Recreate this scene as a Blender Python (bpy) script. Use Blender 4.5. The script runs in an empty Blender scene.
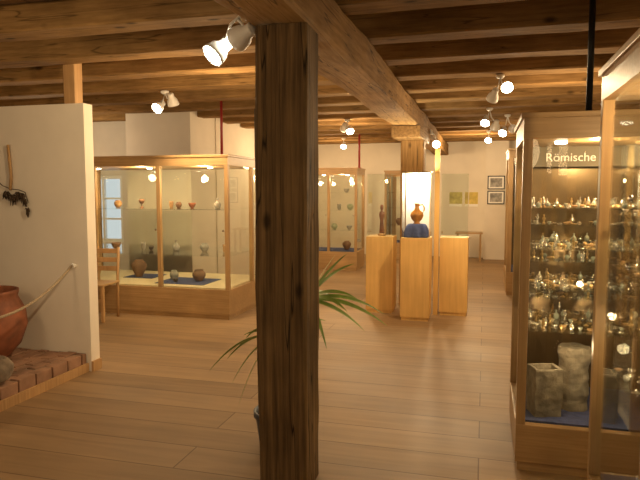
import bpy, bmesh, math, random
from mathutils import Vector, Matrix, noise
random.seed(7)
S = bpy.context.scene
COL = S.collection

# ---------------------------------------------------------------- materials
def new_mat(name):
    m = bpy.data.materials.new(name); m.use_nodes = True
    nt = m.node_tree; nt.nodes.clear()
    out = nt.nodes.new('ShaderNodeOutputMaterial')
    return m, nt, out
def rgba(c): return (c[0], c[1], c[2], 1.0)
def plain(name, c, rough=0.6, metal=0.0, var=0.0, vscale=8.0, bump=0.0, emit=None, estr=0.0, spec=0.5):
    m, nt, out = new_mat(name)
    b = nt.nodes.new('ShaderNodeBsdfPrincipled')
    b.inputs['Roughness'].default_value = rough
    b.inputs['Metallic'].default_value = metal
    b.inputs['Specular IOR Level'].default_value = spec
    b.inputs['Base Color'].default_value = rgba(c)
    if emit:
        b.inputs['Emission Color'].default_value = rgba(emit)
        b.inputs['Emission Strength'].default_value = estr
    if var > 0 or bump > 0:
        tc = nt.nodes.new('ShaderNodeTexCoord')
        n = nt.nodes.new('ShaderNodeTexNoise'); n.inputs['Scale'].default_value = vscale
        n.inputs['Detail'].default_value = 6
        nt.links.new(tc.outputs['Object'], n.inputs['Vector'])
        r = nt.nodes.new('ShaderNodeValToRGB')
        r.color_ramp.elements[0].position = 0.3; r.color_ramp.elements[1].position = 0.7
        r.color_ramp.elements[0].color = rgba([x*(1-var) for x in c])
        r.color_ramp.elements[1].color = rgba([min(1, x*(1+var)) for x in c])
        nt.links.new(n.outputs['Fac'], r.inputs['Fac'])
        nt.links.new(r.outputs['Color'], b.inputs['Base Color'])
        if bump > 0:
            bp = nt.nodes.new('ShaderNodeBump'); bp.inputs['Strength'].default_value = bump
            bp.inputs['Distance'].default_value = 0.02
            nt.links.new(n.outputs['Fac'], bp.inputs['Height'])
            nt.links.new(bp.outputs['Normal'], b.inputs['Normal'])
    nt.links.new(b.outputs['BSDF'], out.inputs['Surface'])
    return m
def wood(name, dark, light, axis='Z', rough=0.5, fine=30.0, along=1.2, bump=0.15, cracks=False, knots=False, spec=.4, dist=.1, blotch=.78, bd=.01, crk=.3):
    m, nt, out = new_mat(name)
    b = nt.nodes.new('ShaderNodeBsdfPrincipled'); b.inputs['Roughness'].default_value = rough
    b.inputs['Specular IOR Level'].default_value = spec
    tc = nt.nodes.new('ShaderNodeTexCoord')
    oi = nt.nodes.new('ShaderNodeObjectInfo')
    ad = nt.nodes.new('ShaderNodeVectorMath'); ad.operation = 'MULTIPLY_ADD'
    ad.inputs[1].default_value = (37, 37, 37)
    nt.links.new(oi.outputs['Random'], ad.inputs[0]); nt.links.new(tc.outputs['Object'], ad.inputs[2])
    src = ad.outputs[0]
    mp = nt.nodes.new('ShaderNodeMapping')
    sc = [fine, fine, fine]; sc['XYZ'.index(axis)] = along
    mp.inputs['Scale'].default_value = sc
    nt.links.new(src, mp.inputs['Vector'])
    n = nt.nodes.new('ShaderNodeTexNoise'); n.inputs['Scale'].default_value = 1.0
    n.inputs['Detail'].default_value = 6; n.inputs['Distortion'].default_value = dist
    n.inputs['Roughness'].default_value = .6
    nt.links.new(mp.outputs['Vector'], n.inputs['Vector'])
    r = nt.nodes.new('ShaderNodeValToRGB')
    r.color_ramp.elements[0].position = 0.32; r.color_ramp.elements[1].position = 0.68
    r.color_ramp.elements[0].color = rgba(dark); r.color_ramp.elements[1].color = rgba(light)
    nt.links.new(n.outputs['Fac'], r.inputs['Fac'])
    col = r.outputs['Color']; height = n.outputs['Fac']
    n2 = nt.nodes.new('ShaderNodeTexNoise'); n2.inputs['Scale'].default_value = 2.3; n2.inputs['Detail'].default_value = 5
    nt.links.new(src, n2.inputs['Vector'])
    mr = nt.nodes.new('ShaderNodeMapRange'); mr.inputs['From Min'].default_value = .3; mr.inputs['From Max'].default_value = .7
    mr.inputs['To Min'].default_value = blotch; mr.inputs['To Max'].default_value = 1.12
    nt.links.new(n2.outputs['Fac'], mr.inputs['Value'])
    def mul(c, f):
        mx = nt.nodes.new('ShaderNodeMix'); mx.data_type = 'RGBA'; mx.blend_type = 'MULTIPLY'; mx.inputs['Factor'].default_value = 1
        nt.links.new(c, mx.inputs['A']); nt.links.new(f, mx.inputs['B']); return mx.outputs['Result']
    col = mul(col, mr.outputs['Result'])
    if cracks:
        mp2 = nt.nodes.new('ShaderNodeMapping'); s2 = [11, 11, 11]; s2['XYZ'.index(axis)] = .5
        mp2.inputs['Scale'].default_value = s2
        nt.links.new(src, mp2.inputs['Vector'])
        v = nt.nodes.new('ShaderNodeTexNoise'); v.inputs['Scale'].default_value = 1.0; v.inputs['Detail'].default_value = 2
        nt.links.new(mp2.outputs['Vector'], v.inputs['Vector'])
        sub = nt.nodes.new('ShaderNodeMath'); sub.operation = 'SUBTRACT'; sub.inputs[1].default_value = .5
        nt.links.new(v.outputs['Fac'], sub.inputs[0])
        ab = nt.nodes.new('ShaderNodeMath'); ab.operation = 'ABSOLUTE'; nt.links.new(sub.outputs[0], ab.inputs[0])
        cr = nt.nodes.new('ShaderNodeMapRange'); cr.inputs['From Min'].default_value = 0.0; cr.inputs['From Max'].default_value = .010
        cr.inputs['To Min'].default_value = crk; cr.inputs['To Max'].default_value = 1
        nt.links.new(ab.outputs[0], cr.inputs['Value'])
        col = mul(col, cr.outputs['Result'])
        ml = nt.nodes.new('ShaderNodeMath'); ml.operation = 'MULTIPLY'
        nt.links.new(height, ml.inputs[0]); nt.links.new(cr.outputs['Result'], ml.inputs[1]); height = ml.outputs[0]
    if knots:
        vo = nt.nodes.new('ShaderNodeTexVoronoi'); vo.inputs['Scale'].default_value = 1.0
        mp3 = nt.nodes.new('ShaderNodeMapping'); s3 = [4.5, 4.5, 4.5]; s3['XYZ'.index(axis)] = 2.2
        mp3.inputs['Scale'].default_value = s3
        nt.links.new(src, mp3.inputs['Vector']); nt.links.new(mp3.outputs['Vector'], vo.inputs['Vector'])
        kr = nt.nodes.new('ShaderNodeMapRange'); kr.inputs['From Min'].default_value = .05; kr.inputs['From Max'].default_value = .13
        kr.inputs['To Min'].default_value = .3; kr.inputs['To Max'].default_value = 1
        nt.links.new(vo.outputs['Distance'], kr.inputs['Value'])
        col = mul(col, kr.outputs['Result'])
    bp = nt.nodes.new('ShaderNodeBump'); bp.inputs['Strength'].default_value = bump; bp.inputs['Distance'].default_value = bd
    nt.links.new(height, bp.inputs['Height']); nt.links.new(bp.outputs['Normal'], b.inputs['Normal'])
    nt.links.new(col, b.inputs['Base Color']); nt.links.new(b.outputs['BSDF'], out.inputs['Surface'])
    return m
def planks(name, c1, c2, groove, row, width, rough, rotz=0.0, bump=.3, wv=.8, spec=.35):
    m, nt, out = new_mat(name)
    b = nt.nodes.new('ShaderNodeBsdfPrincipled'); b.inputs['Specular IOR Level'].default_value = spec
    tc = nt.nodes.new('ShaderNodeTexCoord'); mp = nt.nodes.new('ShaderNodeMapping')
    mp.inputs['Rotation'].default_value = (0, 0, rotz)
    nt.links.new(tc.outputs['Object'], mp.inputs['Vector'])
    br = nt.nodes.new('ShaderNodeTexBrick'); br.inputs['Scale'].default_value = 1.0
    br.inputs['Brick Width'].default_value = width; br.inputs['Row Height'].default_value = row
    br.inputs['Mortar Size'].default_value = .005; br.inputs['Mortar Smooth'].default_value = .5
    br.inputs['Color1'].default_value = rgba(c1); br.inputs['Color2'].default_value = rgba(c2)
    br.inputs['Mortar'].default_value = rgba(groove); br.offset = .37
    nt.links.new(mp.outputs['Vector'], br.inputs['Vector'])
    mp2 = nt.nodes.new('ShaderNodeMapping'); mp2.inputs['Scale'].default_value = (1.0, 12, 12)
    nt.links.new(mp.outputs['Vector'], mp2.inputs['Vector'])
    n = nt.nodes.new('ShaderNodeTexNoise'); n.inputs['Scale'].default_value = 1; n.inputs['Detail'].default_value = 6
    n.inputs['Distortion'].default_value = .6
    nt.links.new(mp2.outputs['Vector'], n.inputs['Vector'])
    mr = nt.nodes.new('ShaderNodeMapRange'); mr.inputs['From Min'].default_value = .3; mr.inputs['From Max'].default_value = .7
    mr.inputs['To Min'].default_value = wv; mr.inputs['To Max'].default_value = 1.08
    nt.links.new(n.outputs['Fac'], mr.inputs['Value'])
    mx = nt.nodes.new('ShaderNodeMix'); mx.data_type = 'RGBA'; mx.blend_type = 'MULTIPLY'; mx.inputs['Factor'].default_value = 1
    nt.links.new(br.outputs['Color'], mx.inputs['A']); nt.links.new(mr.outputs['Result'], mx.inputs['B'])
    n3 = nt.nodes.new('ShaderNodeTexNoise'); n3.inputs['Scale'].default_value = 1.4; n3.inputs['Detail'].default_value = 4
    nt.links.new(mp.outputs['Vector'], n3.inputs['Vector'])
    m3 = nt.nodes.new('ShaderNodeMapRange'); m3.inputs['From Min'].default_value = .3; m3.inputs['From Max'].default_value = .7
    m3.inputs['To Min'].default_value = .84; m3.inputs['To Max'].default_value = 1.1
    nt.links.new(n3.outputs['Fac'], m3.inputs['Value'])
    mx2 = nt.nodes.new('ShaderNodeMix'); mx2.data_type = 'RGBA'; mx2.blend_type = 'MULTIPLY'; mx2.inputs['Factor'].default_value = 1
    nt.links.new(mx.outputs['Result'], mx2.inputs['A']); nt.links.new(m3.outputs['Result'], mx2.inputs['B'])
    nt.links.new(mx2.outputs['Result'], b.inputs['Base Color'])
    rr = nt.nodes.new('ShaderNodeMapRange'); rr.inputs['To Min'].default_value = rough - .12; rr.inputs['To Max'].default_value = rough + .12
    nt.links.new(n3.outputs['Fac'], rr.inputs['Value']); nt.links.new(rr.outputs['Result'], b.inputs['Roughness'])
    bp = nt.nodes.new('ShaderNodeBump'); bp.inputs['Strength'].default_value = bump; bp.inputs['Distance'].default_value = .004
    bp.invert = True
    nt.links.new(br.outputs['Fac'], bp.inputs['Height']); nt.links.new(bp.outputs['Normal'], b.inputs['Normal'])
    nt.links.new(b.outputs['BSDF'], out.inputs['Surface'])
    return m
def glass_mat(name, tint=(.93, .95, .93), ior=1.33):
    m, nt, out = new_mat(name)
    t = nt.nodes.new('ShaderNodeBsdfTransparent'); t.inputs['Color'].default_value = rgba(tint)
    g = nt.nodes.new('ShaderNodeBsdfGlossy'); g.inputs['Roughness'].default_value = .01
    g.inputs['Color'].default_value = (1, 1, 1, 1)
    # thin pane: same reflectance from the inner and the outer face
    geo = nt.nodes.new('ShaderNodeNewGeometry')
    io = nt.nodes.new('ShaderNodeMapRange'); io.inputs['To Min'].default_value = ior; io.inputs['To Max'].default_value = 1/ior
    nt.links.new(geo.outputs['Backfacing'], io.inputs['Value'])
    f = nt.nodes.new('ShaderNodeFresnel'); nt.links.new(io.outputs['Result'], f.inputs['IOR'])
    mx = nt.nodes.new('ShaderNodeMixShader')
    nt.links.new(f.outputs['Fac'], mx.inputs['Fac']); nt.links.new(t.outputs[0], mx.inputs[1]); nt.links.new(g.outputs[0], mx.inputs[2])
    nt.links.new(mx.outputs[0], out.inputs['Surface'])
    return m
def emis(name, c, s):
    m, nt, out = new_mat(name)
    e = nt.nodes.new('ShaderNodeEmission'); e.inputs['Color'].default_value = rgba(c); e.inputs['Strength'].default_value = s
    nt.links.new(e.outputs[0], out.inputs['Surface']); return m

M = {}
M['floor'] = planks('floor_planks', (.35, .228, .118), (.27, .172, .086), (.15, .088, .042), .30, 4.6, .55, bump=.2, wv=.82, spec=.28)
M['ceil'] = planks('ceiling_boards', (.27, .15, .06), (.19, .102, .041), (.04, .021, .008), .22, 3.0, .8, rotz=math.pi/2)
M['plaster'] = plain('plaster', (.78, .71, .60), .9, var=.04, vscale=3, bump=.05)
M['oldwood'] = wood('old_post_wood', (.078, .046, .019), (.25, .155, .068), 'Z', .8, 38, 1.3, .8, cracks=True, knots=True, spec=.2, blotch=.62, crk=.12)
M['beam'] = wood('hewn_beam_wood', (.28, .16, .058), (.47, .285, .115), 'Y', .8, 34, 2.6, .5, cracks=True, knots=True, spec=.2, blotch=.68)
M['postz'] = wood('hewn_post_wood', (.28, .155, .055), (.44, .26, .10), 'Z', .8, 34, 1.2, .5, cracks=True, knots=True, spec=.2)
M['joist'] = wood('joist_wood', (.23, .132, .049), (.355, .215, .086), 'X', .85, 38, 3.6, .3, cracks=True, knots=True, spec=.12, blotch=.68, crk=.45)
M['oak'] = wood('case_oak', (.34, .205, .088), (.46, .295, .135), 'Z', .4, 60, 2.0, .03)
M['oakx'] = wood('case_oak_rail', (.34, .205, .088), (.46, .295, .135), 'X', .4, 60, 2.0, .03)
M['birch'] = wood('pedestal_birch', (.60, .36, .115), (.70, .44, .155), 'Z', .4, 30, 1.6, .02, blotch=.9)
M['pine'] = wood('pine', (.42, .24, .10), (.56, .35, .16), 'Z', .5, 50, 1.5, .03)
M['glass'] = glass_mat('glass', (.965, .98, .96), 1.38)
M['shelfglass'] = glass_mat('shelf_glass', (.95, .975, .955), 1.38)
M['cream'] = plain('cream_panel', (.60, .50, .33), .8, var=.03)
M['white'] = plain('white_panel', (.90, .88, .83), .7)
M['amberpanel'] = plain('amber_panel', (.22, .145, .07), .22, .55, var=.25, vscale=4)
M['darkpanel'] = plain('dark_panel', (.10, .065, .035), .5, var=.2)
M['greypanel'] = plain('grey_header', (.20, .17, .125), .95, spec=.0)
M['lettering'] = plain('lettering', (.85, .80, .70), .8)
M['bluecloth'] = plain('blue_cloth', (.045, .06, .16), .9, var=.25, vscale=25, bump=.4)
M['black'] = plain('black_metal', (.015, .015, .015), .4, .5)
M['red'] = plain('red_paint', (.30, .025, .02), .45)
M['green'] = plain('dark_green_paint', (.018, .03, .02), .45)
M['lampwhite'] = plain('lamp_white', (.78, .77, .74), .35)
M['bulb'] = emis('bulb', (1, .88, .68), 40)
M['puck'] = emis('sparkle_glow', (1, .85, .6), 18)  # glow of the discs added inside the cases
M['chrome'] = plain('chrome', (.7, .7, .68), .2, 1)
M['terracotta'] = plain('terracotta', (.25, .085, .038), .7, var=.55, vscale=6, bump=.3)
M['brownclay'] = plain('brown_clay', (.20, .105, .055), .6, var=.3, vscale=9, bump=.1)
M['darkclay'] = plain('dark_clay', (.07, .052, .04), .5, var=.3, vscale=9, bump=.1)
M['greyclay'] = plain('grey_clay', (.30, .28, .24), .75, var=.2, vscale=12, bump=.1)
M['ochreclay'] = plain('ochre_clay', (.42, .25, .11), .65, var=.2, vscale=12, bump=.1)
M['greenclay'] = plain('pale_green_clay', (.34, .38, .25), .6, var=.2, vscale=12, bump=.1)
M['stone'] = plain('grey_brown_stone', (.20, .17, .125), .95, var=.3, vscale=18, bump=.5)
M['rock'] = plain('brown_rock', (.20, .155, .11), .9, var=.35, vscale=10, bump=.7)
M['brick'] = plain('brick', (.31, .175, .108), .9, var=.45, vscale=4, bump=.5)
M['mortar'] = plain('mortar', (.30, .24, .17), .95, var=.1, bump=.2)
M['leaf'] = plain('leaf', (.24, .36, .08), .4, var=.3, vscale=5)
M['stem'] = plain('stem', (.22, .18, .09), .8, var=.2)
M['soil'] = plain('soil', (.03, .02, .012), .95, var=.3, vscale=30, bump=.5)
M['potblue'] = plain('slate_pot', (.045, .06, .085), .4)
M['rope'] = plain('rope', (.36, .28, .18), .85, var=.3, vscale=90, bump=.5)
M['dried'] = plain('dried_plant', (.055, .035, .02), .9, var=.4, vscale=20)
M['bronze'] = plain('bronze', (.50, .34, .15), .28, .8, var=.3, vscale=15)
M['silver'] = plain('silver', (.85, .82, .75), .2, .9)
M['bone'] = plain('bone', (.50, .41, .28), .4, var=.2)
M['paleglass'] = plain('pale_glass', (.38, .40, .33), .06, spec=.9)
M['glaze'] = plain('amber_glaze', (.34, .13, .02), .12, var=.45, vscale=12)
M['redwood'] = plain('reddish_wood', (.20, .08, .04), .6, var=.3, vscale=9)
M['paintyellow'] = plain('yellow_print', (.62, .48, .12), .7, var=.35, vscale=6)
M['paintgreen'] = plain('olive_print', (.48, .42, .12), .7, var=.5, vscale=7)
M['photo'] = plain('grey_photo_print', (.28, .27, .25), .6, var=.8, vscale=9)
M['seat'] = plain('seat_board', (.46, .29, .13), .45, var=.1)
M['skyglow'] = emis('daylight', (.80, .85, .9), .75)

# ---------------------------------------------------------------- helpers
def link(o): COL.objects.link(o); return o
def thing(name, label, cat, loc=(0, 0, 0), group=None, rotz=0.0):
    e = bpy.data.objects.new(name, None); e.empty_display_size = .1
    e.location = loc; e.rotation_euler = (0, 0, rotz)
    e['label'] = label; e['category'] = cat
    if group: e['group'] = group
    return link(e)
def finish(bm, name, mat, parent=None, loc=(0, 0, 0), smooth=False, label=None, rot=None):
    bmesh.ops.recalc_face_normals(bm, faces=bm.faces)
    me = bpy.data.meshes.new(name); bm.to_mesh(me); bm.free()
    if smooth:
        for p in me.polygons: p.use_smooth = True
    mats = mat if isinstance(mat, (list, tuple)) else [mat]
    for k in mats: me.materials.append(k)
    o = bpy.data.objects.new(name, me); o.location = loc
    if rot: o.rotation_euler = rot
    if parent: o.parent = parent
    if label: o['label'] = label
    return link(o)
def top(o, label, cat, group=None):
    o['label'] = label; o['category'] = cat
    if group: o['group'] = group
    return o
def add_box(bm, x0, x1, y0, y1, z0, z1, bev=0.0, rz=0.0):
    vs = [bm.verts.new(v) for v in ((x0,y0,z0),(x1,y0,z0),(x1,y1,z0),(x0,y1,z0),(x0,y0,z1),(x1,y0,z1),(x1,y1,z1),(x0,y1,z1))]
    fs = [bm.faces.new([vs[i] for i in f]) for f in ((3,2,1,0),(4,5,6,7),(0,1,5,4),(1,2,6,5),(2,3,7,6),(3,0,4,7))]
    if rz:
        c = Vector(((x0+x1)/2, (y0+y1)/2, 0))
        bmesh.ops.rotate(bm, verts=vs, cent=c, matrix=Matrix.Rotation(rz, 3, 'Z'))
    if bev > 0:
        es = set()
        for f in fs: es.update(f.edges)
        bmesh.ops.bevel(bm, geom=list(es), offset=bev, segments=2, profile=.6, affect='EDGES')
def box(name, b, mat, parent=None, bev=0.0, label=None, loc=(0, 0, 0), rot=None):
    bm = bmesh.new(); add_box(bm, *b, bev=bev)
    return finish(bm, name, mat, parent, loc, label=label, rot=rot)
def boxes(name, bl, mat, parent=None, bev=0.0, label=None):
    bm = bmesh.new()
    for b in bl: add_box(bm, *b, bev=bev)
    return finish(bm, name, mat, parent, label=label)
def add_lathe(bm, prof, seg=32, c=(0, 0, 0)):
    rings = []
    for r, z in prof:
        if r < 1e-5: rings.append([bm.verts.new((c[0], c[1], c[2]+z))])
        else: rings.append([bm.verts.new((c[0]+r*math.cos(2*math.pi*i/seg), c[1]+r*math.sin(2*math.pi*i/seg), c[2]+z)) for i in range(seg)])
    for a, b in zip(rings, rings[1:]):
        for i in range(seg):
            j = (i+1) % seg
            if len(a) == 1 and len(b) == 1: continue
            if len(a) == 1: bm.faces.new((a[0], b[i], b[j]))
            elif len(b) == 1: bm.faces.new((a[i], a[j], b[0]))
            else: bm.faces.new((a[i], a[j], b[j], b[i]))
def lathe(name, prof, mat, parent=None, loc=(0, 0, 0), seg=32, label=None, rot=None):
    bm = bmesh.new(); add_lathe(bm, prof, seg)
    return finish(bm, name, mat, parent, loc, True, label, rot)
def add_tube(bm, pts, rad, seg=10):
    pts = [Vector(p) for p in pts]; rings = []
    for i, p in enumerate(pts):
        d = (pts[min(i+1, len(pts)-1)] - pts[max(i-1, 0)]).normalized()
        up = Vector((0, 0, 1)) if abs(d.z) < .95 else Vector((1, 0, 0))
        a = d.cross(up).normalized(); b = d.cross(a).normalized()
        r = rad[i] if isinstance(rad, (list, tuple)) else rad
        rings.append([bm.verts.new(p + a*r*math.cos(2*math.pi*k/seg) + b*r*math.sin(2*math.pi*k/seg)) for k in range(seg)])
    for r0, r1 in zip(rings, rings[1:]):
        for k in range(seg): bm.faces.new((r0[k], r0[(k+1) % seg], r1[(k+1) % seg], r1[k]))
    bm.faces.new(rings[0][::-1]); bm.faces.new(rings[-1])
def tube(name, pts, rad, mat, parent=None, seg=10, label=None):
    bm = bmesh.new(); add_tube(bm, pts, rad, seg)
    return finish(bm, name, mat, parent, smooth=True, label=label)
def hewn(name, x0, x1, y0, y1, z0, z1, axis, mat, amp=.012, parent=None, step=.12, seed=0.0, bev=.014):
    """rough squared timber: chamfered section swept along axis with uneven faces"""
    bm = bmesh.new()
    lo = {'X': (x0, x1), 'Y': (y0, y1), 'Z': (z0, z1)}[axis]
    n = max(2, int((lo[1]-lo[0])/step))
    if axis == 'X': A, B = (y0, y1), (z0, z1)
    elif axis == 'Y': A, B = (x0, x1), (z0, z1)
    else: A, B = (x0, x1), (y0, y1)
    def prof():
        pts = []; a0, a1 = A; b0, b1 = B; c = bev; K = 3
        cs = [(a0+c, b0), (a1-c, b0), (a1, b0+c), (a1, b1-c), (a1-c, b1), (a0+c, b1), (a0, b1-c), (a0, b0+c)]
        for i in range(8):
            p, q = cs[i], cs[(i+1) % 8]
            m = K if i % 2 == 0 else 1
            for k in range(m): pts.append((p[0]+(q[0]-p[0])*k/m, p[1]+(q[1]-p[1])*k/m))
        return pts
    P = prof(); rings = []
    ca, cb = (A[0]+A[1])/2, (B[0]+B[1])/2
    for i in range(n+1):
        t = lo[0]+(lo[1]-lo[0])*i/n; ring = []
        for a, b in P:
            d = noise.noise(Vector((a*3+seed, b*3-seed, t*.9)))*amp*1.4 + noise.noise(Vector((a*9+seed, b*9, t*5)))*amp*.4
            v = Vector((a-ca, b-cb)); v2 = v*(1+(d-abs(amp)*.6)/max(v.length, .01))
            a2, b2 = v2.x+ca, v2.y+cb
            ring.append(bm.verts.new({'X': (t, a2, b2), 'Y': (a2, t, b2), 'Z': (a2, b2, t)}[axis]))
        rings.append(ring)
    L = len(P)
    for r0, r1 in zip(rings, rings[1:]):
        for k in range(L): bm.faces.new((r0[k], r0[(k+1) % L], r1[(k+1) % L], r1[k]))
    bm.faces.new(rings[0][::-1]); bm.faces.new(rings[-1])
    return finish(bm, name, mat, parent)
def struct(o): o['kind'] = 'structure'; return o

# ---------------------------------------------------------------- room shell
JB = 2.70   # joist underside
CE = 2.90   # ceiling boards
struct(box('floor', (-7.6, 3.2, -1.2, 14.8, -.1, 0), M['floor']))
struct(box('ceiling', (-7.6, 3.2, -1.2, 14.8, CE, CE+.08), M['ceil']))
struct(box('wall_far', (-4.3, 3.2, 14.7, 14.85, 0, CE), M['plaster']))
struct(box('wall_right', (3.0, 3.2, -1.2, 14.7, 0, CE), M['plaster']))
struct(box('wall_left', (-7.75, -7.6, -1.2, 9.15, 0, CE), M['plaster']))
struct(boxes('wall_rear_left', [(-7.6, -6.75, 9.0, 9.15, 0, CE), (-5.95, -4.2, 9.0, 9.15, 0, CE),
        (-6.75, -5.95, 9.0, 9.15, 0, .7), (-6.75, -5.95, 9.0, 9.15, 1.85, CE)], M['plaster']))
struct(box('wall_passage', (-4.3, -4.2, 9.15, 14.7, 0, CE), M['plaster']))
w = struct(boxes('window_1', [(-6.75, -6.69, 9.03, 9.09, .7, 1.85), (-6.01, -5.95, 9.03, 9.09, .7, 1.85),
      (-6.69, -6.01, 9.03, 9.09, .7, .76), (-6.69, -6.01, 9.03, 9.09, 1.79, 1.85), (-6.37, -6.33, 9.03, 9.09, .76, 1.79),
      (-6.69, -6.37, 9.04, 9.08, 1.09, 1.12), (-6.33, -6.01, 9.04, 9.08, 1.09, 1.12),
      (-6.69, -6.37, 9.04, 9.08, 1.44, 1.47), (-6.33, -6.01, 9.04, 9.08, 1.44, 1.47)], M['white']))
g = box('window_glass', (-6.69, -6.01, 9.10, 9.12, .76, 1.79), M['skyglow'], w)
struct(box('wall_partition', (-6.0, -3.32, 4.48, 4.60, 0, 2.34), M['plaster']))
struct(box('trim_1', (-3.32, -3.30, 4.48, 4.60, 0, .09), M['pine']))
struct(box('wall_chimney', (-5.30, -4.22, 8.15, 9.0, 0, CE), M['plaster']))
struct(box('wall_pier', (0.0, .51, 14.35, 14.7, 0, CE), M['plaster']))

# joists
yy = -0.4; k = 0
while yy < 14.5:
    o = hewn('ceiling_joist', -7.58 if yy < 8.9 else -4.18, 2.98, yy-.02, yy+.23, JB, CE-.002, 'X', M['joist'], .012, step=.2, seed=k*3.1)
    top(o, 'rough-hewn brown timber joist under the boarded ceiling', 'ceiling joist', 'ceiling joists')
    yy += .8; k += 1
o = hewn('main_beam', -1.19, -.84, 1.2, 14.68, 2.42, JB-.002, 'Y', M['beam'], .02, step=.12, bev=.022)
top(o, 'massive hewn honey-brown timber beam carried by wooden posts', 'beam')
o = hewn('timber_post', -1.145, -.862, 2.9, 3.18, 0, 2.425, 'Z', M['oldwood'], .012, step=.06, seed=5, bev=.016)
top(o, 'dark old square timber post with cracks and knots', 'post')
o = hewn('timber_post', -1.12, -.80, 8.25, 8.55, 0, 2.27, 'Z', M['postz'], .01, step=.1, seed=9)
top(o, 'square timber post behind the glass pedestals', 'post')
o = hewn('corbel_block', -1.17, -.80, 7.75, 9.0, 2.27, 2.42, 'Y', M['beam'], .008, step=.1, seed=2)
top(o, 'short hewn timber corbel between post and beam', 'corbel')
o = hewn('timber_post', -3.62, -3.50, 4.615, 4.73, 0, CE-.01, 'Z', M['pine'], .004, step=.2, seed=4, bev=.006)
top(o, 'slim light wooden post rising behind the white partition', 'post')
def rod(name, x, y, z0, z1, mat, lab, r=.018):
    t = thing(name, lab, 'pole', (x, y, z0))
    lathe('shaft', [(0, .01), (r, .01), (r, z1-z0-.01), (0, z1-z0-.01)], mat, t, seg=16)
    lathe('foot_plate', [(0, 0), (r*2.2, 0), (r*2.2, .012), (0, .012)], mat, t, seg=20)
    lathe('top_plate', [(0, 0), (r*2.2, 0), (r*2.2, .012), (0, .012)], mat, t, (0, 0, z1-z0-.012), seg=20)
rod('steel_pole', -3.42, 7.5, 2.03, CE, M['red'], 'red metal pole standing on the wide display case')
rod('steel_pole', -3.06, 7.85, 2.03, CE, M['green'], 'dark metal pole standing on the display case corner', .025)
rod('steel_pole', -2.46, 12.0, 2.04, CE, M['red'], 'thin red metal pole on top of the far showcase', .022)
rod('steel_pole', .57, 3.8, 2.02, CE, M['black'], 'black metal pole on top of the jewellery case', .018)

# ---------------------------------------------------------------- display cases
def case(label, x0, x1, y0, y1, H, ph, fh, shelves, back=None, px=None, py=None, deck=M['bluecloth'], pucks=(), group=None, pw=.05, backx=None, doors=True, half=()):
    t = thing('display_case', label, 'display case', ((x0+x1)/2, (y0+y1)/2, 0), group)
    w, d = (x1-x0)/2, (y1-y0)/2
    bm = bmesh.new(); add_box(bm, -w+.012, w-.012, -d+.012, d-.012, 0, .05); add_box(bm, -w, w, -d, d, .05, ph, .004)
    finish(bm, 'plinth', M['oakx'], t)
    bm = bmesh.new(); add_box(bm, -w-.015, w+.015, -d-.015, d+.015, H-.03, H, .004); add_box(bm, -w, w, -d, d, H-fh, H-.03)
    finish(bm, 'cornice', M['oakx'], t)
    xs = [-w, w-pw] + [p-(x0+x1)/2-pw/2 for p in (px or [])]
    ys = [-d, d-pw] + [p-(y0+y1)/2-pw/2 for p in (py or [])]
    done = set()
    cand = [(x, -d) for x in xs] + [(x, d-pw) for x in (-w, w-pw)] + [(x, y) for y in ys for x in (-w, w-pw)]
    for x, y in cand:
        kk = (round(x, 3), round(y, 3))
        if kk in done: continue
        done.add(kk); box('post', (x, x+pw, y, y+pw, ph, H-fh), M['oak'], t, .003)
    xs.sort(); ys.sort()
    g = .003
    for a, b in zip(xs, xs[1:]):
        box('glass_pane', (a+pw, b, -d+pw/2-g, -d+pw/2+g, ph, H-fh), M['glass'], t)
    if back is None: box('glass_pane', (-w+pw, w-pw, d-pw/2-g, d-pw/2+g, ph, H-fh), M['glass'], t)
    for a, b in zip(ys, ys[1:]):
        for s in (-1, 1):
            box('glass_pane', (s*(w-pw/2)-g, s*(w-pw/2)+g, a+pw, b, ph, H-fh), M['glass'], t)
    if back is not None:
        bx0 = -w+pw if backx is None else backx-(x0+x1)/2
        box('back_panel', (bx0, w-pw, d-pw, d-pw+.015, ph, H-fh), back, t)
    box('display_deck', (-w+pw, w-pw, -d+pw, d-pw, ph, ph+.012), deck, t)
    for z in shelves:
        box('glass_shelf', (-w+pw+.01, w-pw-.01, -d+pw+.03, d-pw-.01, z-.008, z), M['shelfglass'], t)
    for z in half:
        box('glass_shelf', (-w+pw+.01, w-pw-.01, d-pw-.28, d-pw-.01, z-.006, z), M['shelfglass'], t)
    for px_, py_ in pucks:
        lathe('sparkle_puck', [(0, -.004), (.022, -.004), (.026, 0), (.034, 0), (.034, .012), (0, .012)], [M['puck']], t, (px_-(x0+x1)/2, py_-(y0+y1)/2, H-fh-.012), seg=20)  # glowing disc added under the cornice for sparkle in the glass
    if doors:
        for a, b in list(zip(xs, xs[1:])):
            lathe('lock', [(0, 0), (.012, 0), (.012, .012), (0, .014)], M['chrome'], t, (b-.03, -d+pw/2-g, 1.1), seg=14, rot=(math.pi/2, 0, 0), label='small round chrome lock')
    return t
LC = case('wide oak and glass showcase filled with ancient pottery', -5.75, -3.0, 6.74, 8.06, 2.03, .37, .13, [.78, 1.36],
     px=[-4.88, -3.95], py=[7.55], deck=M['cream'], pucks=[(-5.2, 7.3), (-4.4, 7.3), (-3.5, 7.3)])
for a, b, c, d_ in [(-4.15, -3.45, 6.95, 7.5), (-4.85, -4.4, 7.3, 7.7)]:
    box('cloth', (a+4.375, b+4.375, c-7.4, d_-7.4, .382, .388), M['bluecloth'], LC, label='dark blue display cloth')
RC = case('tall oak and glass showcase with Roman small finds', .20, 1.25, 3.50, 4.32, 2.02, .27, .14, [.80, 1.04, 1.27, 1.50],
     back=M['amberpanel'], pucks=[(.42, 3.75), (1.0, 3.9)], half=[.92, 1.155, 1.385])
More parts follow.
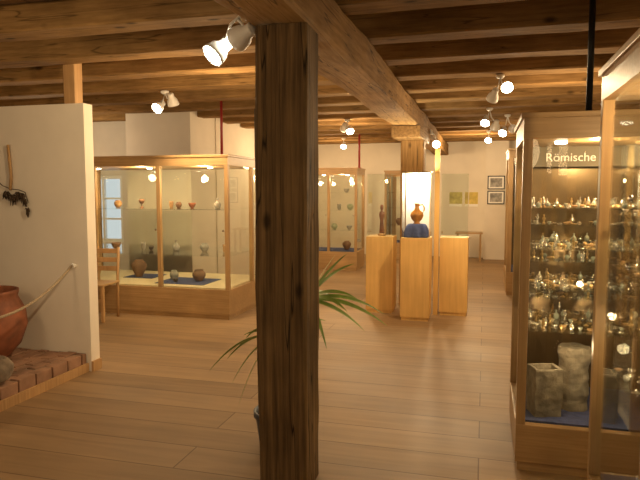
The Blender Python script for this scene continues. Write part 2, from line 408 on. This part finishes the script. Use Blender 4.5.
NC = case('tall oak and glass showcase with a lockable side door', .50, 1.27, 1.1, 3.0, 2.14, .27, .14, [.80, 1.04, 1.27, 1.50],
     py=[2.05], pucks=[(.95, 2.5), (.8, 2.0)], doors=False)
for z in (1.33, 1.57):
    lathe('lock', [(0, 0), (.012, 0), (.012, .012), (0, .014)], M['chrome'], NC, (-.385, 2.32-2.05, z), seg=14, rot=(0, -math.pi/2, 0), label='small round chrome lock')
FC = case('oak and glass showcase near the far wall', -3.7, -2.42, 11.6, 12.4, 2.04, .37, .13, [.8, 1.2, 1.55], px=[-3.0], pucks=[(-2.7, 12), (-3.2, 12)])
case('oak and glass showcase against the far plaster wall', -2.2, -1.3, 13.6, 14.3, 2.04, .4, .13, [.8, 1.2, 1.55], pucks=[(-1.7, 14)])
case('tall oak showcase standing beyond the jewellery case', .34, 1.4, 9.5, 10.5, 2.22, .35, .14, [.8, 1.2, 1.6], back=M['darkpanel'], pucks=[(.8, 10)], pw=.07)

sg = thing('header_sign', 'grey header board lettered Römische inside the showcase', 'sign', (.70, 4.17, 1.75))
box('sign_board', (-.42, .46, 0, .015, 0, .13), M['greypanel'], sg)
cu = bpy.data.curves.new('lettering', 'FONT'); cu.body = 'Römische L'; cu.size = .077; cu.extrude = .001
cu.align_x = 'LEFT'
to = bpy.data.objects.new('tmp', cu); link(to)
bpy.context.view_layer.update()
me = bpy.data.meshes.new_from_object(to.evaluated_get(bpy.context.evaluated_depsgraph_get()))
bpy.data.objects.remove(to)
me.materials.clear(); me.materials.append(M['lettering'])
lt = bpy.data.objects.new('lettering', me); lt.parent = sg; lt.location = (-.325, -.003, .035); lt.rotation_euler = (math.pi/2, 0, 0); link(lt)

# ---------------------------------------------------------------- pottery
def wall_prof(outer, th=.008):
    inner = [(max(r-th, .002), z) for r, z in outer[::-1] if z > outer[0][1]+th]
    return [(0, outer[0][1])] + outer + inner + [(0, outer[0][1]+th)]
PROF = {
 'jar': [(.35, 0), (.42, .06), (.62, .25), (.75, .5), (.72, .72), (.52, .88), (.45, .93), (.52, 1.0)],
 'bowl': [(.35, 0), (.38, .05), (.7, .3), (.95, .7), (1.0, 1.0)],
 'beaker': [(.3, 0), (.34, .08), (.45, .4), (.42, .7), (.50, 1.0)],
 'bottle': [(.3, 0), (.4, .1), (.5, .35), (.4, .58), (.15, .72), (.13, .9), (.2, 1.0)],
 'goblet': [(.35, 0), (.30, .05), (.10, .15), (.10, .4), (.35, .55), (.45, .75), (.42, 1.0)],
 'urn': [(.28, 0), (.34, .05), (.6, .4), (.72, .62), (.65, .8), (.4, .9), (.42, 1.0)],
 'jug': [(.30, 0), (.28, .03), (.22, .08), (.44, .22), (.56, .40), (.50, .55), (.24, .68), (.17, .80), (.17, .92), (.25, 1.0)],
}
def vessel(kind, x, y, z, h, mat, label, wf=1.0, handle=False, group=None, name=None, seg=32):
    nm = name or {'jar': 'pottery_jar', 'bowl': 'pottery_bowl', 'beaker': 'pottery_beaker', 'bottle': 'pottery_bottle', 'goblet': 'pottery_goblet', 'urn': 'pottery_urn'}[kind]
    P = [(r*h*wf*.72, zz*h) for r, zz in PROF[kind]]
    if not handle:
        o = lathe(nm, wall_prof(P, h*.05), M[mat], None, (x, y, z), seg)
        top(o, label, 'pottery', group); return o
    t = thing(nm, label, 'pottery', (x, y, z), group)
    lathe('body', wall_prof(P, h*.05), M[mat], t, seg=seg)
    r0 = P[-2][0]; r1 = max(p[0] for p in P)
    tube('handle', [(r0*.9, 0, h*.9), (r1*.8, 0, h*.95), (r1*1.05, 0, h*.82), (r1*1.05, 0, h*.66), (r1*.85, 0, h*.52)], h*.035, M[mat], t, 8)
    return t
Y = 7.25
dz = .389
vessel('urn', -4.66, 7.4, dz, .24, 'brownclay', 'dark brown round-bodied urn on the case floor', .85)
vessel('jar', -4.03, Y, dz, .13, 'greyclay', 'small grey jar on blue cloth', .85)
vessel('bowl', -3.9, 7.05, dz, .05, 'darkclay', 'small dark dish on blue cloth')
vessel('jar', -3.66, Y, dz, .15, 'brownclay', 'squat brown jar on the case floor', 1.1)
vessel('beaker', -5.25, Y, .382, .2, 'ochreclay', 'ochre beaker on the case floor')
for (x, k, h, m, l) in [(-4.95, 'bowl', .09, 'brownclay', 'brown bowl on glass shelf'), (-4.52, 'beaker', .10, 'greyclay', 'grey beaker on glass shelf'),
      (-4.40, 'bowl', .05, 'darkclay', 'small dark dish on glass shelf'), (-4.02, 'bottle', .14, 'greyclay', 'slender grey bottle on glass shelf'),
      (-3.60, 'jar', .11, 'greyclay', 'pale grey jar on glass shelf'), (-3.3, 'beaker', .10, 'ochreclay', 'ochre beaker on glass shelf')]:
    vessel(k, x, 7.3, .78, h, m, l, 1.0)
for (x, k, h, m, l) in [(-4.9, 'jar', .10, 'ochreclay', 'ochre jar on upper glass shelf'), (-4.53, 'goblet', .12, 'brownclay', 'brown footed goblet on upper shelf'),
      (-4.08, 'beaker', .09, 'ochreclay', 'ochre beaker on upper glass shelf'), (-3.97, 'jar', .08, 'brownclay', 'brown jar on upper glass shelf'),
      (-3.77, 'bowl', .07, 'terracotta', 'red clay cup on upper glass shelf'), (-3.4, 'bottle', .13, 'greyclay', 'grey bottle on upper glass shelf')]:
    vessel(k, x, 7.3, 1.36, h, m, l, 1.0)
for x, y, z, k, h, m in [(-2.7, 11.95, .38, 'urn', .18, 'brownclay'), (-2.95, 11.9, .8, 'jar', .12, 'greenclay'), (-2.65, 11.95, .8, 'bowl', .08, 'greyclay'),
      (-2.62, 11.9, 1.2, 'jar', .12, 'greenclay'), (-2.85, 11.9, 1.2, 'beaker', .12, 'greyclay'), (-2.7, 11.9, 1.55, 'bowl', .08, 'greyclay'),
      (-1.9, 13.9, .8, 'jar', .15, 'brownclay'), (-1.6, 13.9, 1.2, 'urn', .18, 'greyclay'), (-1.7, 13.9, .41, 'urn', .22, 'greyclay'),
      (.75, 10, .8, 'jar', .15, 'ochreclay'), (.7, 9.9, 1.2, 'urn', .2, 'greyclay'), (.72, 9.9, 1.6, 'bowl', .1, 'bone')]:
    vessel(k, x, y, z + (.003 if z < .5 else 0), h, m, 'ancient clay vessel displayed in glass showcase', 1.0, group='vessels in far showcases')

# small finds in the jewellery case
def ring_mesh(R, r):
    bm = bmesh.new(); add_tube(bm, [(R*math.cos(a), R*math.sin(a), r) for a in [2*math.pi*i/20 for i in range(20)]]+[(R, 0, r)], r, 8)
    me = bpy.data.meshes.new('ring'); bm.to_mesh(me); bm.free()
    for p in me.polygons: p.use_smooth = True
    return me
def lathe_mesh(prof, seg=16):
    bm = bmesh.new(); add_lathe(bm, prof, seg); bmesh.ops.recalc_face_normals(bm, faces=bm.faces)
    me = bpy.data.meshes.new('find'); bm.to_mesh(me); bm.free()
    for p in me.polygons: p.use_smooth = True
    return me
def S_(k, h, wf=1.0): return wall_prof([(r*h*wf*.72, z*h) for r, z in PROF[k]], h*.08)
def sc_(P, s): return [(r*s, z*s) for r, z in P]
KINDS = [
 ('bracelet', lambda: ring_mesh(.018, .003), ['bronze', 'silver'], 'small metal bracelet lying on a glass shelf', 'bracelet'),
 ('coin', lambda: lathe_mesh([(0, 0), (.012, 0), (.013, .002), (.012, .004), (.009, .003), (0, .003)]), ['bronze', 'silver', 'silver'], 'small ancient coin on a glass shelf', 'coin'),
 ('brooch', lambda: lathe_mesh(sc_([(0, 0), (.020, 0), (.022, .004), (.014, .008), (.010, .016), (.004, .02), (0, .021)], .8)), ['bronze', 'silver', 'silver'], 'round domed metal brooch on a glass shelf', 'brooch'),
 ('miniature_jar', lambda: lathe_mesh(S_('jar', .027)), ['paleglass', 'bronze'], 'miniature jar on a glass shelf', 'jar'),
 ('oil_lamp', lambda: lathe_mesh(sc_([(0, 0), (.015, 0), (.026, .009), (.027, .015), (.015, .021), (.006, .018), (0, .018)], .75)), ['silver', 'ochreclay'], 'flat round oil lamp on a glass shelf', 'oil lamp'),
 ('flask', lambda: lathe_mesh(S_('bottle', .055, .85)), ['paleglass', 'silver'], 'slender little flask on a glass shelf', 'flask'),
 ('small_bowl', lambda: lathe_mesh(S_('bowl', .018)), ['bone', 'bronze', 'silver', 'paleglass'], 'small shallow bowl on a glass shelf', 'bowl'),
 ('figurine', lambda: lathe_mesh(sc_([(0, 0), (.018, 0), (.018, .008), (.009, .012), (.011, .035), (.018, .06), (.006, .075), (.011, .086), (.009, .098), (0, .103)], .6)), ['bronze', 'silver'], 'little standing figurine on a glass shelf', 'figurine'),
]
protos = []
for nm, f, mats, lab, cat in KINDS:
    for mk in mats:
        me = f(); me.materials.append(M[mk]); protos.append((nm, me, lab, cat))
def scatter(x0, x1, y0, y1, zs, nx, ny, group):
    for z in zs:
        for i in range(nx):
            for j in range(ny):
                if random.random() < .12: continue
                nm, me, lab, cat = random.choice(protos)
                o = bpy.data.objects.new(nm, me)
                o.location = (x0+(x1-x0)*(i+.5+(.25 if j % 2 else -.25))/nx+random.uniform(-.005, .005), y0+(y1-y0)*(j+.5)/ny+random.uniform(-.012, .012), z+.0005)
                o.rotation_euler = (0, 0, random.uniform(0, 6))
                o.scale = (random.uniform(.75, 1.1),)*3
                top(o, lab, cat, group); link(o)
scatter(.28, .99, 3.62, 3.96, [.80, 1.04, 1.27, 1.50], 14, 5, 'small Roman finds on the glass shelves')
scatter(.28, .99, 4.02, 4.22, [.80, 1.04, 1.27, 1.50, .92, 1.155, 1.385], 14, 3, 'small Roman finds on the glass shelves')
scatter(.575, .95, 2.2, 2.9, [.80, 1.04, 1.27, 1.50], 7, 9, 'small finds in the side showcase')

def hollow_block(name, x, y, z, w, d, h, mat, label, rows, rz=0.0, sides=4, hole=.6, jit=.006):
    bm = bmesh.new(); n = 40; rings = []
    def ring(r, zz, sq):
        out = []
        for i in range(n):
            a = 2*math.pi*i/n + math.pi/4
            if sq:
                c, s = math.cos(a), math.sin(a); m = max(abs(c), abs(s))
                p = Vector((c/m*r*w/2, s/m*r*d/2, zz))
            else: p = Vector((math.cos(a)*r*w/2, math.sin(a)*r*d/2, zz))
            p += Vector((noise.noise(p*14), noise.noise(p*14+Vector((5, 5, 5))), noise.noise(p*20+Vector((9, 2, 5)))*(.6 if zz > h*.3 else 0)))*jit
            out.append(bm.verts.new(p))
        return out
    sq = sides == 4
    R_ = [(r, f*h) for r, f in rows] + [(hole, h*.995), (hole*.95, h*.6)]
    full = []
    for (r0, z0), (r1, z1) in zip(R_, R_[1:]):
        kk = max(1, int(abs(z1-z0)/.03))
        for q in range(kk): full.append((r0+(r1-r0)*q/kk, z0+(z1-z0)*q/kk))
    full.append(R_[-1])
    for r, zz in full: rings.append(ring(r, zz, sq))
    for a, b in zip(rings, rings[1:]):
        for i in range(n): bm.faces.new((a[i], a[(i+1) % n], b[(i+1) % n], b[i]))
    bm.faces.new(rings[0][::-1]); bm.faces.new(rings[-1])
    o = finish(bm, name, mat, None, (x, y, z), rot=(0, 0, rz)); top(o, label, 'stone carving'); return o
hollow_block('hollow_tile', .365, 3.69, .283, .16, .14, .28, M['stone'], 'straight-edged hollow square grey-brown tile on the case floor', [(.97, 0), (1, .5), (1.0, .97), (.97, 1)], .3, hole=.75, jit=.006)
hollow_block('stone_column', .545, 3.84, .283, .18, .17, .38, M['stone'], 'taller weathered rounded stone column fragment on blue cloth', [(1.0, 0), (.98, .12), (.95, .17), (.93, .6), (.95, .84), (1.0, .9), (1.0, .98), (.95, 1)], 0, 8, hole=.35, jit=.018)

# ---------------------------------------------------------------- pedestals
def pedestal(x, y, w, h, gh, label, rz=0.0, back=False):
    t = thing('display_pedestal', label, 'pedestal', (x, y, 0), rotz=rz)
    bm = bmesh.new(); add_box(bm, -w+.012, w-.012, -w+.012, w-.012, 0, .04); add_box(bm, -w, w, -w, w, .04, h, .003)
    finish(bm, 'plinth', M['birch'], t)
    g = .003; q = w-.012
    boxes('glass_cover', [(-q, q, -q-g, -q+g, h, h+gh), (-q, q, q-g, q+g, h, h+gh), (-q-g, -q+g, -q+g, q-g, h, h+gh), (q-g, q+g, -q+g, q-g, h, h+gh),
           (-q-g, q+g, -q-g, q+g, h+gh, h+gh+.006)], M['glass'], t)
    if back: box('back_panel', (-q+.01, q-.01, q-.02, q-.008, h, h+gh-.01), M['white'], t)
    return t
pedestal(-.80, 7.47, .175, 1.02, .80, 'light birch pedestal with glass cover and white backing, brightly lit', back=True)
pedestal(-1.30, 7.84, .175, 1.0, .80, 'light birch pedestal with tall glass cover holding a carved figure')
pedestal(-.36, 7.90, .175, 1.0, .80, 'light birch pedestal with tall empty-looking glass cover')
o = box('partition_post', (-.61, -.55, 7.72, 7.78, 0, 2.12), M['birch'], bev=.004); top(o, 'thin upright wooden board between two glass pedestals', 'post')
bm = bmesh.new(); n = 120; rings = []
for rr, zz in [(1.12, 0), (1.06, .02), (1.0, .06), (.93, .10), (.86, .135), (.78, .155), (.68, .163), (.4, .165)]:
    ring = []
    for i in range(n):
        a = 2*math.pi*i/n; c, s = math.cos(a), math.sin(a); m = max(abs(c), abs(s))*.7+.3
        f = rr + (.17*math.sin(a*11+2*math.sin(a*2))*(1-zz/.17)**.8 if zz < .163 else 0)
        f = min(f, 1.14)
        ring.append(bm.verts.new((c/m*.140*f, s/m*.112*f, zz)))
    rings.append(ring)
for a, b in zip(rings, rings[1:]):
    for i in range(n): bm.faces.new((a[i], a[(i+1) % n], b[(i+1) % n], b[i]))
bm.faces.new(rings[0][::-1]); bm.faces.new(rings[-1])
o = finish(bm, 'draped_riser', M['bluecloth'], None, (-.80, 7.455, 1.0205), True); top(o, 'low wide riser draped in dark blue cloth on the pedestal', 'cloth riser')
vessel('jug', -.80, 7.455, 1.186, .25, 'glaze', 'amber-brown glazed handled jug on blue draped riser', .82, handle=True, name='glazed_jug')
t = thing('carved_statuette', 'standing reddish wooden statuette inside the glass cover', 'statuette', (-1.30, 7.84, 1.0005))
lathe('base', sc_([(0, 0), (.06, 0), (.06, .03), (.05, .04), (0, .04)], .8), M['ochreclay'], t)
lathe('figure', sc_([(0, .04), (.04, .04), (.035, .15), (.028, .25), (.045, .33), (.042, .38), (.015, .41), (.025, .44), (.028, .47), (.02, .505), (0, .515)], .8), M['redwood'], t)

# ---------------------------------------------------------------- brick platform + contents
t = thing('brick_platform', 'low brick-topped platform with pine edging against the partition', 'platform', (-4.27, 3.5, 0))
bm = bmesh.new(); add_box(bm, -1.3, .885, -1.3, .975, 0, .155); finish(bm, 'mortar_core', M['mortar'], t)
bm = bmesh.new()
x = .905
ci = 0
while x > -1.0:
    y = -1.30 - (.09 if ci % 2 else 0)
    while y < .97:
        y1 = min(y+.175, .975); ya = max(y, -1.3)
        if y1-ya > .04:
            dzj = random.uniform(-.006, .005)
            add_box(bm, x-.085, x+random.uniform(-.003, .003), ya, y1-.006, .06, .165+dzj, .006)
        y += .185
    x -= .096; ci += 1
finish(bm, 'brick_paving', M['brick'], t)
bm = bmesh.new()
y = -1.3
while y < .95:
    add_box(bm, .885, .908, y, min(y+.175, .975), .02, .055, .003); y += .185
finish(bm, 'brick_edge', M['brick'], t)
box('edge_board', (.908, .928, -1.3, .975, 0, .075), M['pine'], t)
P = [(.13, 0), (.16, .02), (.27, .14), (.325, .30), (.315, .42), (.27, .51), (.255, .54), (.265, .575), (.265, .60)]
o = lathe('storage_pot', wall_prof(P, .02), M['terracotta'], None, (-4.00, 4.02, .17), 48); top(o, 'large round reddish-brown storage pot on bricks', 'pot')
def rock(name, loc, r, sc, mat, label, hollow=False):
    bm = bmesh.new(); bmesh.ops.create_icosphere(bm, subdivisions=4, radius=r)
    for v in bm.verts:
        d = noise.noise(v.co*9)*.22+noise.noise(v.co*25)*.06
        v.co *= 1+d; v.co = Vector((v.co.x*sc[0], v.co.y*sc[1], v.co.z*sc[2]))
        if hollow and v.co.z > r*sc[2]*.45 and v.co.xy.length < r*.6: v.co.z -= r*.35
    mn = min(v.co.z for v in bm.verts)
    for v in bm.verts: v.co.z = max(v.co.z-mn-.01, 0)
    o = finish(bm, name, mat, None, loc, True); top(o, label, 'stone'); return o
rock('mortar_stone', (-3.49, 3.55, .168), .13, (1, 1.1, .85), M['rock'], 'rough brown grinding stone at the platform edge', True)

t = thing('rope_barrier', 'sagging natural rope barrier hooked to the partition', 'rope barrier', (-3.46, 4.44, 0))
pts = []
for i in range(25):
    f = i/24; yy = -1.9*f; z = .94 + (-.02)*f - .36*4*f*(1-f)*.62
    pts.append((-.0+.36*f, yy, z))
tube('rope', pts, .010, M['rope'], t, 10)
lathe('wall_hook', [(0, 0), (.022, 0), (.022, .03), (.01, .035), (0, .035)], M['white'], t, (0, .04, .94), rot=(math.pi/2, 0, 0), label='white round wall hook')
lathe('stand', [(0, 0), (.12, 0), (.12, .015), (.02, .03), (.015, .05), (.015, .88), (.025, .90), (.025, .93), (0, .94)], M['black'], t, (.37, -1.93, 0), label='black rope stand')

t = thing('dried_garland', 'hanging wooden rod with dark dried herb bunches on partition', 'wall hanging', (-4.07, 4.455, 1.52))
tube('rod', [(-.02, 0, .48), (.0, 0, .2), (-.01, -.005, .08)], .013, M['pine'], t, 8)
tube('cord', [(-.22, 0, .22), (-.1, 0, .12), (-.01, -.005, .09), (.08, 0, .08), (.14, 0, .06), (.17, 0, -.03)], .004, M['dried'], t, 6)
for cx, cz, n_, ln in [(-.2, .15, 30, .1), (-.05, .06, 35, .1), (.02, .03, 30, .1), (.07, .05, 30, .09), (.12, .04, 26, .09), (.14, -.01, 26, .08), (.17, -.09, 26, .08)]:
    bm = bmesh.new()
    for i in range(n_):
        a = random.uniform(0, 6.28); l = random.uniform(.3, 1)*ln
        dx, dz_ = math.cos(a)*l*.45, -abs(math.sin(a))*l
        dy = -random.uniform(0, .025)
        add_tube(bm, [(cx, -.006, cz), (cx+dx*.5, dy, cz+dz_*.5+.01), (cx+dx, dy, cz+dz_)], [.003, .007, .002], 5)
    finish(bm, 'herb_bunch', M['dried'], t, smooth=True)

# ---------------------------------------------------------------- plant
t = thing('potted_plant', 'strap-leaved green dracaena in a slate-blue pot behind the post', 'plant', (-1.22, 3.46, 0))
lathe('pot', wall_prof([(.10, 0), (.115, .02), (.14, .19), (.152, .195), (.152, .23)], .012), M['potblue'], t)
lathe('soil', [(0, .205), (.08, .208), (.125, .20)], M['soil'], t)
tube('stem', [(0, 0, .20), (.01, .01, .5), (-.01, .02, .72), (.0, .02, .86)], [.018, .015, .013, .01], M['stem'], t, 10)
tube('stem', [(.03, .02, .20), (.08, .03, .45), (.14, .03, .66), (.18, .02, .96)], [.013, .012, .011, .008], M['stem'], t, 10)
def leaf(o, ang, L, up, droop, w):
    bm = bmesh.new(); N = 14; d = Vector((math.cos(ang), math.sin(ang), 0)); s = Vector((-d.y, d.x, 0)); rows = []
    for i in range(N+1):
        f = i/N; p = Vector(o) + d*L*f + Vector((0, 0, up*f - droop*f*f)); ww = w*max(.02, math.sin(math.pi*min(1, f*.9+.1))**.7)*(1-f*.3)
        tilt = Vector((0, 0, ww*.6))
        rows.append([bm.verts.new(p-s*ww-tilt), bm.verts.new(p-Vector((0, 0, ww*.2))), bm.verts.new(p+s*ww+tilt)])
    for a, b in zip(rows, rows[1:]):
        for k in (0, 1): bm.faces.new((a[k], a[k+1], b[k+1], b[k]))
    finish(bm, 'leaf', M['leaf'], t, smooth=True)
for ang, L, up, dr, w_ in [(0.05, .50, .10, .24, .018), (.25, .48, .16, .25, .017), (.5, .26, .36, .08, .015), (-.1, .20, .34, .04, .015), (.35, .30, .38, .16, .016),
      (1.2, .35, .2, .3, .016), (-.7, .22, -.04, .22, .015), (0.0, .32, .22, .20, .017), (.1, .36, .0, .18, .017), (-.35, .30, .16, .2, .016)]:
    leaf((.18, .02, .93), ang, L, up, dr, w_)
for ang, L, up, dr, w_ in [(3.25, .46, .12, .36, .018), (3.0, .38, .10, .28, .017), (3.45, .26, -.05, .40, .017), (2.7, .30, .2, .25, .016), (.4, .30, .3, .2, .016),
      (3.1, .24, .14, .14, .016), (3.35, .30, .0, .30, .016)]:
    leaf((0, .02, .68), ang, L, up, dr, w_)

# ---------------------------------------------------------------- chair
t = thing('wooden_chair', 'light wooden slat-back chair standing before the showcase', 'chair', (-4.62, 6.38, 0), rotz=.1)
for x in (-.2, .165):
    box('leg', (x, x+.035, -.2, -.165, 0, .44), M['pine'], t, .004)
    bm = bmesh.new(); add_tube(bm, [(x+.017, .18, 0), (x+.017, .185, .45), (x+.017, .23, .88)], .018, 8)
    finish(bm, 'leg', M['pine'], t, smooth=True)
box('seat', (-.215, .215, -.22, .19, .44, .465), M['seat'], t, .008)
for z, y in ((.58, .20), (.69, .212), (.80, .224)):
    box('back_slat', (-.18, .18, y-.008, y+.008, z, z+.06), M['pine'], t, .004)
box('stretcher', (-.17, .17, -.192, -.175, .25, .28), M['pine'], t)

# ---------------------------------------------------------------- pictures, far table
def picture(x, y, z, w_, h_, art, label, frame=M['black']):
    t = thing('framed_picture', label, 'picture', (x, y, z))
    f = .022
    boxes('frame', [(-w_/2, w_/2, -.02, 0, h_/2-f, h_/2), (-w_/2, w_/2, -.02, 0, -h_/2, -h_/2+f), (-w_/2, -w_/2+f, -.02, 0, -h_/2+f, h_/2-f), (w_/2-f, w_/2, -.02, 0, -h_/2+f, h_/2-f)], frame, t)
    box('mount', (-w_/2+f, w_/2-f, -.008, 0, -h_/2+f, h_/2-f), M['white'], t)
    box('print', (-w_/2+.06, w_/2-.06, -.011, -.008, -h_/2+.055, h_/2-.055), art, t)
picture(.25, 14.349, 1.77, .38, .31, M['photo'], 'black-framed grey photograph on white pier')
picture(.25, 14.349, 1.43, .38, .31, M['photo'], 'black-framed grey photograph on white pier, lower one')
for x, m in ((-.66, M['paintgreen']), (-.30, M['paintyellow'])):
    t = thing('wall_poster', 'small yellow-green poster on the far wall', 'poster', (x, 14.7, 1.38)); box('sheet', (-.15, .15, -.006, 0, -.17, .17), m, t)
    box('caption_strip', (-.15, .15, -.008, -.006, -.17, -.11), M['white'], t)
t = thing('side_table', 'small dark wooden table by the far wall', 'table', (-.32, 14.0, 0))
box('tabletop', (-.3, .3, -.22, .22, .62, .65), M['oakx'], t, .004)
for x in (-.27, .23):
    for y in (-.19, .15): box('leg', (x, x+.04, y, y+.04, 0, .62), M['oak'], t)

# ---------------------------------------------------------------- spot lamps
LC_ = (1, .72, .40)
def aim(o, d): o.rotation_mode = 'QUATERNION'; o.rotation_quaternion = Vector(d).normalized().to_track_quat('-Z', 'Y')
def spot(mount, normal, heads, label, s=1.0, group='ceiling spotlights'):
    t = thing('ceiling_spotlight', label, 'spotlight', mount, group)
    n = {'down': Vector((0, 0, -1)), 'left': Vector((-1, 0, 0)), 'right': Vector((1, 0, 0))}[normal]
    r = {'down': (math.pi, 0, 0), 'left': (0, -math.pi/2, 0), 'right': (0, math.pi/2, 0)}[normal]
    lathe('mount', [(0, 0), (.045*s, 0), (.045*s, .02), (.03*s, .035), (0, .035)], M['lampwhite'], t, rot=r, seg=24)
    for off, target, W, ang in heads:
        off = Vector(off); d = (Vector(target)-(Vector(mount)+off)).normalized()
        tube('arm', [n*.02, n*.05+off*.3, off-d*.05*s], .008*s, M['lampwhite'], t, 8)
        h = lathe('lamp_head', [(0, .09*s), (.03*s, .088*s), (.034*s, .08*s), (.036*s, .04*s), (.056*s, .01*s), (.064*s, -.03*s), (.066*s, -.045*s), (.061*s, -.045*s), (.055*s, -.035*s), (.02*s, 0), (0, 0)], M['lampwhite'], t, off, 28)
        aim(h, d)
        b = lathe('bulb', [(0, -.052*s), (.04*s, -.048*s), (.056*s, -.040*s), (.050*s, -.028*s), (0, -.026*s)], M['bulb'], t, off, 24, 'glowing halogen bulb')
        aim(b, d)
        ld = bpy.data.lights.new('spot_beam', 'SPOT'); ld.energy = W; ld.color = LC_; ld.spot_size = math.radians(ang); ld.spot_blend = .8; ld.shadow_soft_size = .04
        lo = bpy.data.objects.new('spot_beam', ld); lo.location = Vector(mount)+off+d*.09*s; aim(lo, d); link(lo)
spot((-1.195, 2.98, 2.52), 'left', [((-.04, 0, -.12), (-3.9, 4.3, 1.5), 250, 75), ((-.18, .0, -.19), (-2.3, 1.8, 1.0), 22, 90)], 'white two-headed spotlight fixed to the big beam', 1.0)
spot((-3.46, 6.10, JB), 'down', [((-.08, 0, -.17), (-3.9, 4.4, 1.3), 30, 80), ((.08, .02, -.11), (-3.4, 7.2, .9), 90, 90)], 'white two-headed spotlight under a ceiling joist')
spot((-2.10, 9.3, JB), 'down', [((.04, 0, -.16), (-1.3, 7.4, .6), 60, 70), ((-.05, 0, -.12), (-2.9, 11.6, 1.0), 60, 80)], 'white spotlight under a ceiling joist')
spot((.12, 6.1, JB), 'down', [((-.06, 0, -.20), (-.6, 7.6, .9), 120, 50), ((.06, -.05, -.12), (.4, 3.5, 1.2), 50, 80)], 'white double spotlight hanging from a ceiling joist', .9)
spot((.04, 8.5, JB), 'down', [((-.05, -.05, -.18), (-.3, 7.0, .9), 50, 80), ((.08, .0, -.24), (-.5, 11, .1), 60, 90)], 'white double spotlight hanging from a ceiling joist')
spot((.30, 9.3, JB), 'down', [((-.06, -.04, -.25), (-.2, 7.9, 1.2), 40, 80), ((.08, 0, -.2), (.25, 14.3, 1.6), 90, 60)], 'white spotlight hanging near the far pier')
spot((.05, 11.7, JB), 'down', [((0, 0, -.16), (-.4, 9.6, .9), 50, 80)], 'white spotlight hanging near the far table')
spot((-.84, 9.6, 2.50), 'right', [((.10, -.03, -.18), (-.75, 7.2, 1.4), 90, 60)], 'glowing spotlight fixed to the beam facing outward')
spot((-2.9, 12.5, JB), 'down', [((0, 0, -.16), (-2.8, 10.8, .9), 50, 80)], 'white spotlight hanging above the far showcase')

# ---------------------------------------------------------------- lights
def point(x, y, z, W, r=.25, c=(1, .69, .37)):
    ld = bpy.data.lights.new('fill_light', 'POINT'); ld.energy = W; ld.color = c; ld.shadow_soft_size = r
    lo = bpy.data.objects.new('fill_light', ld); lo.location = (x, y, z); link(lo)
point(-4.4, 7.1, 1.78, 18, .06); point(-3.5, 7.1, 1.78, 18, .06); point(-5.3, 7.2, 1.8, 8, .06)
point(.62, 3.68, 1.82, 11, .03); point(.95, 3.9, 1.8, 7, .03); point(.8, 2.6, 1.9, 18, .03); point(.65, 2.6, .95, 3, .02)
point(.42, 3.60, .72, 2.5, .03); point(.75, 3.60, .72, 2, .03); point(.6, 3.58, 1.18, 2, .02)  # added low in the case to brighten the stones and shelves
point(-.80, 7.53, 1.77, 42, .03, (1, .80, .55)); point(-1.3, 7.8, 1.72, 2, .03); point(-2.8, 11.95, 1.82, 12, .05); point(-1.75, 13.9, 1.8, 9, .05); point(.9, 10, 1.9, 8, .05)
point(-2.4, 5.2, 2.2, 50); point(.8, 6.5, 2.2, 42); point(-2.2, 9.6, 2.2, 60); point(-.2, 12.2, 2.2, 80); point(-3.5, 10.4, 2.2, 20)  # added room fill, standing in for further track lights
point(-3.0, 1.6, 2.1, 36); point(.3, .3, 2.0, 14); point(-6.2, 7.4, 2.3, 34, c=(1, .78, .52)); point(-3.2, 13, 2.2, 38)
wd = bpy.data.worlds.new('world'); S.world = wd; wd.use_nodes = True
wd.node_tree.nodes['Background'].inputs[0].default_value = (1, .75, .47, 1)
wd.node_tree.nodes['Background'].inputs[1].default_value = .28

# ---------------------------------------------------------------- camera
cam = bpy.data.cameras.new('camera'); cam.lens = 33.75; cam.sensor_width = 36; cam.clip_start = .05
co = bpy.data.objects.new('camera', cam); co.location = (0, 0, 1.6)
co.rotation_euler = (math.radians(90-4.76), 0, math.radians(15.3)); link(co)
S.camera = co
S.view_settings.view_transform = 'Standard'
S.view_settings.exposure = 0.2
